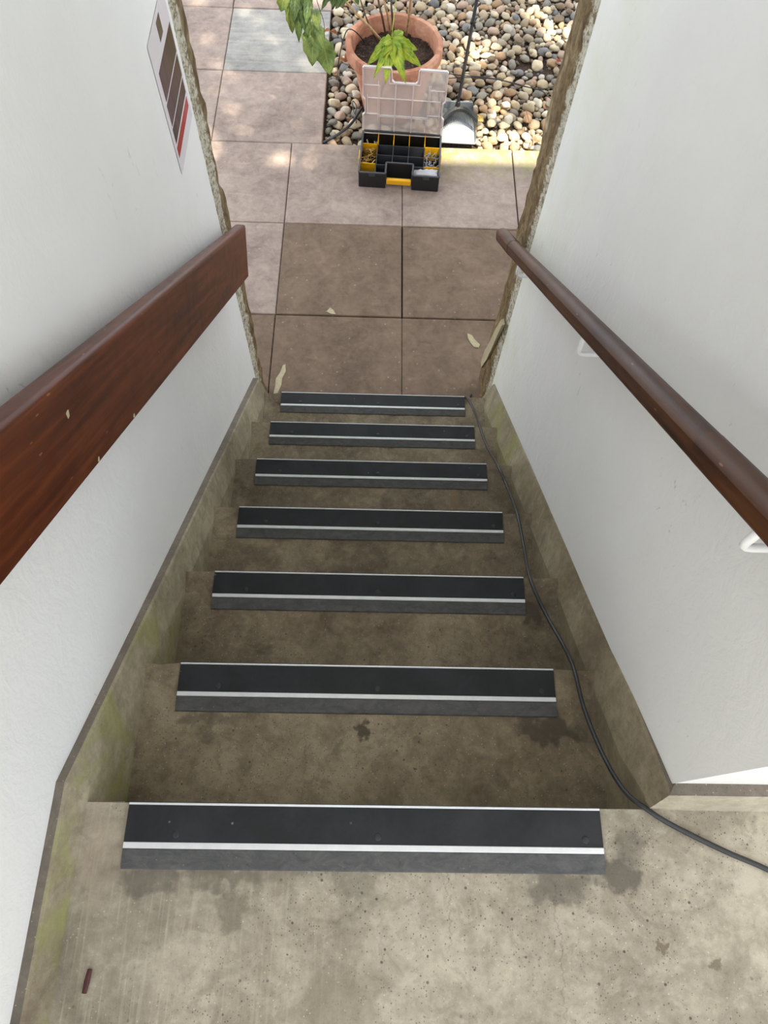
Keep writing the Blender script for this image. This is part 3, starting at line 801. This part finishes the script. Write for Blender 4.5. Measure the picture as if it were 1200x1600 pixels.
rib(-.075, LH-.082, .075, LH-.082); rib(-.078, LH-.08, -.078, LH-.01); rib(.078, LH-.08, .078, LH-.01); rib(.08, LH-.012, LW-.01, LH-.012); rib(-LW+.01, LH-.012, -.08, LH-.012)
rib(-LW+.008, LH-.09, -LW+.008, LH-.01); rib(LW-.008, LH-.1, LW-.008, LH-.01)
rb_ = child('lid_ribs', bm, m_lidrib, lidm); rb_['label'] = 'moulded ribs and raised border of the clear lid'
bpy.context.view_layer.update()
OM = org.matrix_world.copy()
# loose contents
def screw_mesh(L_, r, mat, name):
    bm = nb(); tube(bm, [(0, 0, 0), (0, 0, L_*.85), (0, 0, L_)], [r, r, r*.2], 6); lathe(bm, [(.0001, -r*.9), (r*2.1, -r*.6), (r*1.1, r*.9)], 8)
    me_o = obj(name, bm, mat, smooth=False); return me_o
def scatter(proto, n, xr, yr, zr, label, group, cat):
    for i in range(n):
        o = proto if i == 0 else proto.copy()
        if i: COL.objects.link(o)
        a = random.uniform(0, 2*math.pi); t = random.uniform(math.radians(60), math.radians(105))
        o.rotation_euler = (t, 0, a); z = zr[0] + (zr[1]-zr[0])*(i/max(1, n-1))
        off = Vector((math.sin(a), -math.cos(a), 0))*.012
        lx = min(xr[1]-.012, max(xr[0]+.012, random.uniform(*xr)))-off.x; ly = min(yr[1]-.012, max(yr[0]+.012, random.uniform(*yr)))-off.y
        o.location = OM @ Vector((lx, ly, z)); tag(o, label, cat, group)
scatter(screw_mesh(.032, .0019, m_brass, 'screw'), 60, (colx[0]+.004, colx[1]-.004), (rowy[1]+.006, rowy[3]-.006), (.030, .070), 'brass-coloured screw in the heap in the left compartment of the open organiser', 'brass screws in the organiser', 'screw')
scatter(screw_mesh(.034, .0020, m_zinc, 'screw'), 34, (colx[4]+.004, colx[5]-.004), (rowy[1]+.006, rowy[3]-.006), (.030, .066), 'silver screw in the heap in the right compartment of the open organiser', 'silver screws in the organiser', 'screw')
bm = nb(); tube(bm, [(0, 0, 0), (0, 0, .02), (0, 0, .03)], [.004, .0038, .003], 8)
scatter(obj('wall_plug', bm, m_whitepl), 16, (colx[0]+.006, colx[1]-.006), (rowy[3]+.008, D-.010), (.012, .045), 'white plastic wall plug in the back left compartment of the open organiser', 'white wall plugs in the organiser', 'wall plug')
bm = nb(); tube(bm, [(0, 0, 0), (0, 0, .02)], [.003, .002], 7)
scatter(obj('wall_plug', bm, simple('pink_plastic', (196, 140, 146), .5)), 5, (colx[1]+.006, colx[2]-.006), (rowy[2]+.006, rowy[3]-.006), (.010, .016), 'small pinkish plug at the bottom of the second compartment of the open organiser', 'pink plugs in the organiser', 'wall plug')
# clear bag in the front right compartment and small white scrap on the handle
bm = nb(); nx, ny = 14, 8
def bagp(i, j, s): 
    u, v = i/nx, j/ny; e_ = math.sin(math.pi*u)**.5*math.sin(math.pi*v)**.5
    return (.076+.122*u, .008+.062*v, .066+s*.012*e_+.008*noise.noise(Vector((u*6, v*5, s))) + .012*u)
for s in (-1, 1):
    V = [[bm.verts.new(bagp(i, j, s)) for i in range(nx+1)] for j in range(ny+1)]
    for j in range(ny):
        for i in range(nx): bm.faces.new([V[j][i], V[j][i+1], V[j+1][i+1], V[j+1][i]])
bg = obj('plastic_bag', bm, m_bag, smooth=True); bg.matrix_world = OM; tag(bg, 'small crumpled clear plastic bag in the front right corner of the organiser', 'bag')

# ================================================================= POT AND PLANT
PC = Vector((.072, 3.765, GZ-.035)); RZ = -1.12-PC.z
pot = empty('plant_pot', PC); tag(pot, 'round terracotta plant pot standing on the gravel behind the organiser', 'plant pot')
bm = nb()
R = lathe(bm, [(.001, .004), (.155, 0), (.165, .004), (.222, RZ-.075), (.228, RZ-.072), (.250, RZ-.068), (.256, RZ-.060), (.258, RZ-.008), (.254, RZ), (.232, RZ), (.227, RZ-.006), (.215, RZ-.10), (.001, RZ-.12)], 72)
for v in bm.verts: v.co += Vector((noise.noise(v.co*9), noise.noise(v.co*9+Vector((5, 5, 5))), 0))*.0015
obj('pot_body', bm, m_terra, pot, smooth=True)
pb = pot.children[0]; mm = pb.modifiers.new('edge', 'EDGE_SPLIT'); mm.split_angle = math.radians(50)
bm = nb(); n = 26
V = {}
for i in range(-n, n+1):
    for j in range(-n, n+1):
        x, y = i/n*.218, j/n*.218
        if x*x+y*y < .217**2: V[i, j] = bm.verts.new((x, y, RZ-.075+.014*noise.noise(Vector((x*30, y*30, 1)))+.01*noise.noise(Vector((x*9, y*9, 3)))))
for (i, j), v in V.items():
    if all(k in V for k in [(i+1, j), (i+1, j+1), (i, j+1)]): bm.faces.new([v, V[i+1, j], V[i+1, j+1], V[i, j+1]])
obj('compost', bm, m_compost, pot)

def cray(q, Y=None, Z=None):
    k = CF + CR*((q[0]-600)/FPX) - CU*((q[1]-800)/FPX)
    t = (Y-CP.y)/k.y if Y is not None else (Z-CP.z)/k.z
    return CP+k*t
plant = empty('fatsia_plant', PC+Vector((0, 0, RZ-.08))); tag(plant, 'leafy green plant with lobed leaves and tan canes growing from the terracotta pot', 'plant')
PI_ = Matrix.Translation(plant.location).inverted()
def pchild(name, bm, mat, smooth=True):
    o = obj(name, bm, mat, None, smooth=smooth); o.parent = plant; o.matrix_parent_inverse = PI_; return o
sz = PC.z+RZ-.08
def stem(base, tops, r, mat, name='cane'):
    bm = nb(); pts = smooth_path([Vector(base)]+[Vector(t) for t in tops], 5)
    n_ = len(pts); tube(bm, pts, [r*(1-.25*i/n_) for i in range(n_)], 8); pchild(name, bm, mat)
bx0 = lambda a, b: Vector(cray((a, b), Z=sz+.004))
stem(bx0(634, 58), [cray((641, 10), Y=3.78), cray((646, -40), Y=3.82), (.19, 3.85, -.55)], .0085, m_cane)
stem(bx0(604, 62), [cray((598, 30), Y=3.74), cray((590, -15), Y=3.78), (-.02, 3.8, -.55)], .0055, m_dark_stem)
stem(bx0(610, 58), [cray((606, 25), Y=3.75), cray((600, -15), Y=3.78), (.02, 3.82, -.5)], .0065, m_cane)
stem(bx0(616, 60), [cray((613, 25), Y=3.76), cray((612, -15), Y=3.8), (.07, 3.84, -.5)], .006, m_dark_stem)
stem(bx0(598, 66), [cray((575, 40), Y=3.70), cray((552, 16), Y=3.70), cray((530, -12), Y=3.70), (-.28, 3.7, -.72)], .0075, m_cane)
stem(bx0(592, 70), [cray((575, 35), Y=3.74), cray((560, -10), Y=3.76)], .004, m_dark_stem)
# petioles
LC = cray((612, 60), Y=3.52)
stem(cray((624, -30), Y=3.70), [cray((619, 0), Y=3.66), cray((615, 30), Y=3.58), LC], .0028, m_green_stem, 'petiole')
def lobe(bm, uvl, B, T_, w, nrm, sag=.15, nseg=9, blunt=1.0):
    B = Vector(B); T_ = Vector(T_); d = T_-B; Ln = d.length; dn = d.normalized()
    nrm = (nrm - dn*nrm.dot(dn)).normalized(); s = dn.cross(nrm).normalized()
    prev = None
    for i in range(nseg+1):
        t = i/nseg
        wd = w*(math.sin(math.pi*min(1, t**(.75*blunt)*.97+.03))**.85)*.5 if t < 1 else .0004
        wd = max(wd, .0006)*(1+.12*math.sin(t*22+B.x*40))
        c = B + d*t + nrm*(Ln*sag*(math.sin(math.pi*t*.9)))
        row = []
        for u in (-1, -.5, 0, .5, 1):
            fold = abs(u)*wd*.45 + .05*wd*math.sin(t*15+u*3)
            row.append(((c + s*wd*u + nrm*(fold)), (u*.5+.5, t)))
        vs = [bm.verts.new(p_) for p_, _ in row]
        if prev:
            for k in range(4):
                f = bm.faces.new([prev[0][k], prev[0][k+1], vs[k+1], vs[k]])
                for lp, uvv in zip(f.loops, [prev[1][k][1], prev[1][k+1][1], row[k+1][1], row[k][1]]): lp[uvl].uv = uvv
        prev = (vs, row)
def leaf(name, lobes, mat, label=None):
    bm = nb(); uvl = bm.loops.layers.uv.new('uv')
    for (B, T_, w_, *k) in lobes: lobe(bm, uvl, B, T_, w_, (CP-Vector(B)).normalized(), *(k or []))
    me = bpy.data.meshes.new(name); bm.to_mesh(me); bm.free()
    for f in me.polygons: f.use_smooth = True
    o = link(name, me, mat); o.parent = plant; o.matrix_parent_inverse = PI_
    m_ = o.modifiers.new('thick', 'SOLIDIFY'); m_.thickness = .0008
    if label: o['label'] = label
    return o
c0 = (612, 58)
tips = [((573, 102), 3.40, .062), ((583, 124), 3.36, .042), ((602, 132), 3.36, .062), ((634, 131), 3.36, .066), ((659, 105), 3.42, .07), ((652, 78), 3.52, .058), ((630, 50), 3.58, .045), ((590, 72), 3.46, .045)]
leaf('leaf', [(LC, cray(q, Y=y), w_, .10, 9, .8) for q, y, w_ in tips], m_leaf_bright, 'bright yellow-green lobed leaf hanging over the pot rim')
# drooping olive leaves at the left, seen from above
Yd = 3.58
def dl(b, t, w_, mat, lab, yb=Yd, yt=Yd-.06, petiole=None, blunt=1.0):
    leaf('leaf', [(cray(b, Y=yb), cray(t, Y=yt), w_, .08, 9, blunt)], mat, lab)
def multi(hub, tips_, mat, lab, yb=Yd):
    leaf('leaf', [(cray(h_, Y=yb), cray(t, Y=yy), w_, .08, 10, bl) for (h_, t, yy, w_, bl) in tips_], mat, lab)
multi(None, [((446, -14), (439, 18), 3.56, .07, .8), ((452, -8), (457, 52), 3.54, .055, 1), ((461, -10), (463, 44), 3.52, .045, 1), ((470, -12), (476, 48), 3.54, .05, 1)], m_leaf_olive, 'drooping olive leaf at the far left of the plant')
multi(None, [((466, -16), (467, 66), 3.50, .05, 1.1), ((474, -10), (481, 60), 3.49, .06, 1), ((462, -12), (459, 36), 3.49, .05, 1), ((483, -10), (478, 40), 3.49, .045, 1)], m_leaf_dark, 'drooping dark green leaf behind the olive leaves')
multi(None, [((489, 34), (488, 104), 3.44, .105, 1.25), ((491, 14), (499, 50), 3.47, .05, 1), ((486, 45), (479, 86), 3.46, .05, 1.1), ((503, 58), (516, 118), 3.43, .10, 1.35), ((497, 40), (506, 78), 3.45, .05, 1)], m_leaf_olive, 'large drooping olive leaf with broad pointed lobes')
leaf('leaf', [(cray((520, -22), Y=3.6), cray((502, 16), Y=3.54), .03, .05, 8, 1), (cray((524, -20), Y=3.6), cray((519, 12), Y=3.54), .045, .05, 8, 1), (cray((530, -22), Y=3.6), cray((526, 14), Y=3.54), .05, .05, 8, 1), (cray((545, -18), Y=3.6), cray((524, 14), Y=3.54), .05, .05, 8, 1)], m_leaf_dark, 'dark green leaf tips hanging at the top edge')
leaf('leaf', [(cray((552, -22), Y=3.66), cray((560, 8), Y=3.62), .04, .05, 8, 1)], m_leaf_dark)
stem(cray((486, -30), Y=3.62), [cray((487, 0), Y=3.6), cray((489, 36), Y=3.5)], .0018, m_dark_stem, 'petiole')
stem(cray((490, -30), Y=3.62), [cray((495, 0), Y=3.6), cray((506, 35), Y=3.52), cray((507, 60), Y=3.46)], .0018, m_dark_stem, 'petiole')
stem(cray((470, -40), Y=3.64), [cray((490, -50), Y=3.66), (-.28, 3.7, -.72)], .003, m_dark_stem, 'petiole')

# ================================================================= BROOM AND DUSTPAN
dp = empty('dustpan', (.435, 3.56, GZ)); tag(dp, 'grey plastic dustpan lying on the gravel to the right of the organiser', 'dustpan')
bm = nb()
rows_ = [(-.145, .094, .006), (-.12, .096, .004), (.0, .09, .004), (.08, .082, .006), (.115, .076, .022)]
loft(bm, [[(-w_, y, z), (-w_-.004, y, z+(.004 if y < -.13 else .028)), (-w_, y, z+.003+(.0 if y < -.13 else .0)), (w_, y, z+.003), (w_+.004, y, z+(.004 if y < -.13 else .028)), (w_, y, z)] for (y, w_, z) in rows_])
obj('pan', bm, m_silver, dp)
obj('pan_back', bx((-.078, .108, .006), (.078, .118, .062)), m_silver, dp, bevel=.002)
dp.rotation_euler = (math.radians(2), 0, math.radians(-2)); dp.location = (.437, 3.563, GZ-.002)
br = empty('broom', (.428, 3.575, GZ+.04)); tag(br, 'black long-handled brush with its curved bristle head standing in the dustpan', 'brush')
BI = Matrix.Translation(br.location).inverted()
def bc(name, bm, mat, **k):
    o = obj(name, bm, mat, None, **k); o.parent = br; o.matrix_parent_inverse = BI; return o
hp = [Vector((.345+.19*t, 3.505+.075*math.sin(math.pi*t), GZ+.078+.012*math.sin(math.pi*t))) for t in [i/12 for i in range(13)]]
bm = nb()
loft(bm, [[p+Vector((0, -.014, -.010)), p+Vector((0, -.014, .008)), p+Vector((0, 0, .016)), p+Vector((0, .016, .008)), p+Vector((0, .016, -.010))] for p in hp]); bc('brush_head', bm, m_blk)
bm = nb()
for i in range(24):
    t = (i+.5)/24; p = Vector((.345+.19*t, 3.505+.075*math.sin(math.pi*t), GZ+.078+.012*math.sin(math.pi*t)))
    for dy in (-.010, .004):
        tube(bm, [p+Vector((0, dy, -.008)), p+Vector(((t-.5)*.02, dy-.006, -.065))], [.0022, .0016], 5)
bc('bristles', bm, m_blk)
q0 = Vector((.425, 3.585, GZ+.09)); q1 = cray((745, 0), Y=3.60); q2 = q1+(q1-q0)*.75
bm = nb(); tube(bm, [q0-Vector((0, 0, .01)), q0, q0+(q1-q0)*.06, q0+(q1-q0)*.07], [.016, .015, .012, .0085], 14); bc('socket', bm, m_blk, smooth=True)
bm = nb(); tube(bm, [q0, q1, q2], .0085, 14); bc('pole', bm, m_dkgrey, smooth=True)
bm = nb(); qa = q0+(q1-q0)*.80; tube(bm, [qa, qa+(q1-q0)*.04], .0125, 12); tube(bm, [qa+Vector((.010, 0, .0)), qa+Vector((.016, -.004, -.02))], .005, 8); bc('hook', bm, m_blk, smooth=True)

# ================================================================= PEBBLES
def peb_mesh(seed, sub=3):
    bm = nb(); bmesh.ops.create_icosphere(bm, subdivisions=sub, radius=1)
    rnd = random.Random(seed); ax = (1, rnd.uniform(.60, .86), rnd.uniform(.42, .62))
    for v in bm.verts:
        n_ = v.co.normalized(); k = 1+.24*noise.noise(n_*1.3+Vector((seed*3.1, 0, 0)))+.05*noise.noise(n_*3+Vector((0, seed, 0)))
        v.co = Vector((n_.x*ax[0], n_.y*ax[1], n_.z*ax[2]))*k
    for f in bm.faces: f.smooth = True
    return bm
base_shapes = []
for s_ in range(7):
    b_ = peb_mesh(s_); base_shapes.append(b_)
meshes = {}
def peb(shape, mi):
    if (shape, mi) not in meshes:
        me = bpy.data.meshes.new('pebble'); base_shapes[shape].to_mesh(me); me.materials.append(PEB[mi]); meshes[shape, mi] = me
    return meshes[shape, mi]
rnd = random.Random(11)
def blocked(x, y, r):
    if y - r*.8 < 3.392 or x - r*.8 < -.300: return True
    if (x-PC.x)**2+(y-PC.y)**2 < (.185+r*.6)**2: return True
    if abs(x-.437) < .085+r*.6 and 3.41-r < y < 3.68+r*.3: return True
    return False
cells = {}
def place(layer, x, y, r, fac):
    k = (int(x/.08), int(y/.08))
    for a in (-1, 0, 1):
        for b in (-1, 0, 1):
            for (xx, yy, rr) in cells.get((layer, k[0]+a, k[1]+b), ()):
                if (xx-x)**2+(yy-y)**2 < ((r+rr)*fac)**2: return False
    cells.setdefault((layer, k[0], k[1]), []).append((x, y, r)); return True
def dens(x, y):   # barer, dirtier patch to the right
    return 1 - .96*math.exp(-(((x-.93)/.22)**2+((y-4.12)/.20)**2))
tops = []
for (r0, r1, tries) in [(.030, .040, 3500), (.022, .030, 9000), (.015, .021, 14000)]:
    for _ in range(tries):
        x = rnd.uniform(-.30, 1.55); y = rnd.uniform(3.39, 5.0); r = rnd.uniform(r0, r1)
        if blocked(x, y, r) or rnd.random() > dens(x, y): continue
        if place('top', x, y, r, .84 if r0 > .02 else .80): tops.append((x, y, r, 0))
small = []
for _ in range(9000):
    x = rnd.uniform(-.30, 1.55); y = rnd.uniform(3.39, 5.0); r = rnd.uniform(.008, .016)
    if blocked(x, y, r) or rnd.random() > .05+dens(x, y)*.7: continue
    if place('low', x, y, r, .85): small.append((x, y, r))
extra = []
for _ in range(2600):       # a few stones riding on top
    x = rnd.uniform(-.28, 1.5); y = rnd.uniform(3.45, 5.0); r = rnd.uniform(.018, .030)
    if blocked(x, y, r*1.2) or rnd.random() > dens(x, y)*.6: continue
    if place('hi', x, y, r, 1.9): tops.append((x, y, r, .022))
def inview(x, y):
    d = Vector((x, y, GZ))-CP; z = d.dot(CF); u = 600+FPX*d.dot(CR)/z; v = 800-FPX*d.dot(CU)/z
    if not (440 < u < 930 and -25 < v < 250): return False
    if 562 < u < 690 and v > 60 and not (v < 70): return False
    return x < .47+ (y-1.86)*.285
vis = [t for t in tops if inview(t[0], t[1])]
def px_size(t):
    d = Vector((t[0], t[1], GZ))-CP; return t[2]/d.dot(CF)
vis.sort(key=lambda t: -px_size(t)*(1 if t[2] > .02 else .5))
indiv = set(id(t) for t in vis[:300])
def xf(t, rg):
    x, y, r, dz = t
    z = GZ-.040+r*.42+dz
    return Matrix.Translation((x, y, z)) @ Matrix.Rotation(rg.uniform(0, 6.28), 4, 'Z') @ Matrix.Rotation(rg.uniform(-.3, .3), 4, 'X') @ Matrix.Rotation(rg.uniform(-.25, .25), 4, 'Y') @ Matrix.Scale(r, 4)
rest = nb()
for t in tops:
    if id(t) in indiv:
        mi = rnd.choices(range(8), PEBW)[0]
        o = bpy.data.objects.new('pebble', peb(rnd.randrange(7), mi)); COL.objects.link(o); o.matrix_world = xf(t, rnd)
        x_, y_ = t[0], t[1]
        where = 'left of the terracotta pot' if x_ < -.05 else ('behind the terracotta pot' if x_ < .38 and y_ > 3.9 else ('beside the dustpan, near the paving edge' if y_ < 3.70 else ('right of the broom pole, near the black wires' if y_ < 4.1 else 'in the far gravel at the top of the photo')))
        cn = ['grey', 'bluish grey', 'beige', 'cream', 'tan', 'brown', 'pinkish', 'pale whitish'][mi]
        tag(o, 'smooth %s pebble %s' % (cn, where), 'pebble', 'larger rounded pebbles of the gravel bed')
lowshapes = [peb_mesh(s_+20, 2) for s_ in range(4)]
def append(bm, src, mat_, mi):
    vm = {}
    for v in src.verts: vm[v] = bm.verts.new(mat_ @ v.co)
    for f in src.faces:
        nf = bm.faces.new([vm[v] for v in f.verts]); nf.material_index = mi; nf.smooth = True
for t in tops:
    if id(t) not in indiv: append(rest, lowshapes[rnd.randrange(4)], xf(t, rnd), rnd.choices(range(8), PEBW)[0])
for (x, y, r) in small:
    append(rest, lowshapes[rnd.randrange(4)], Matrix.Translation((0, 0, -.006)) @ xf((x, y, r, 0), rnd), rnd.choices(range(8), [4, 4, 4, 3, 4, 6, 2, 2])[0])
me = bpy.data.meshes.new('gravel'); rest.to_mesh(me); rest.free()
tag(link('gravel', me, PEB), 'fine gravel and small stones filling the bed between the larger pebbles', 'gravel', kind='stuff')

# ================================================================= SMALL THINGS ON THE GRAVEL
gz2 = GZ+.012
def gcable(name, pts, r, label, cat='cable'):
    bm = nb(); tube(bm, smooth_path(pts, 6), r, 8); tag(obj(name, bm, m_rubber, smooth=True), label, cat)
G2 = lambda a, b, z=gz2: tuple(cray((a, b), Z=z))
gcable('wire', [G2(690, 113), G2(722, 118), G2(760, 121), G2(800, 129), G2(838, 139), G2(862, 136), G2(892, 126), G2(925, 120)], .003, 'thin black wire lying across the pebbles right of the broom pole')
gcable('wire', [G2(692, 123), G2(730, 121), G2(775, 124), G2(815, 134), G2(846, 142), G2(858, 152), G2(872, 160), G2(890, 166)], .0028, 'second thin black wire below the first, bending down towards the right wall')
gcable('cable', [G2(505, 223, GZ-.01), G2(518, 216), G2(534, 206), G2(549, 193), G2(558, 180), G2(566, 168, GZ+.02)], .0075, 'thick black cable on the pebbles left of the organiser')
gcable('wire', [G2(557, 192), G2(555, 178), G2(557, 166), G2(551, 158), G2(553, 175), G2(560, 186)], .003, 'thin black wire loop on pebbles beside the clear lid')
gcable('wire', [cray((531, 122), Z=gz2), cray((528, 108), Z=gz2), cray((531, 85), Z=-1.30), cray((537, 60), Z=-1.15), cray((544, 46), Z=-1.10), cray((556, 50), Z=-1.10), cray((570, 66), Z=-1.19)], .003, 'thin black wire hanging over the left rim of the terracotta pot')
def dry(name, centre, size, mat, label, n=5, seed=1, cat='dead leaf', flat=.4):
    r_ = random.Random(seed); bm = nb(); uvl = bm.loops.layers.uv.new('uv'); c_ = Vector(centre)
    for i in range(n):
        a = r_.uniform(0, 6.28); T_ = c_+Vector((math.cos(a), math.sin(a), r_.uniform(.0, flat)))*size*r_.uniform(.7, 1.1)
        lobe(bm, uvl, c_+Vector((0, 0, .004)), T_, size*.34, Vector((r_.uniform(-.5, .5), -.4, 1)), r_.uniform(.1, .4), 6)
    me = bpy.data.meshes.new(name); bm.to_mesh(me); bm.free()
    o = link(name, me, mat); m_ = o.modifiers.new('thick', 'SOLIDIFY'); m_.thickness = .0012
    tag(o, label, cat)
dry('dead_leaf', cray((833, 222), Z=GZ+.0), .052, simple('pinkish_dry_leaf', (172, 124, 100), .8, 0, .3, 60), 'crumpled pinkish brown dead leaves by the foot of the right wall end', 9, 3)
dry('dead_leaf', cray((516, 50), Z=GZ+.015), .06, m_drybr, 'curled rusty brown dead leaf on the pebbles left of the pot', 3, 5)
dry('dead_leaf', cray((541, 98), Z=GZ+.02), .07, m_drybr, 'long dry brown leaf tucked against the left side of the pot', 4, 8)
dry('dead_leaf', cray((755, 190), Z=GZ+.015), .055, m_dryyl, 'dry yellow leaf on the pebbles right of the dustpan', 3, 12)
dry('dead_leaf', cray((870, 97), Z=GZ+.005), .03, simple('red_brown_leaf', (158, 84, 60), .8), 'small red-brown leaf scrap on the bare patch near the right wall end', 3, 15)
bm = nb(); tube(bm, smooth_path([G2(822, 172, GZ+.02), G2(826, 188, GZ+.03), G2(829, 204, GZ+.02), G2(832, 218, GZ+.015)], 3), .002, 6)
tag(obj('twig', bm, m_drybr), 'thin straight brown twig pointing to the crumpled dead leaves', 'twig')
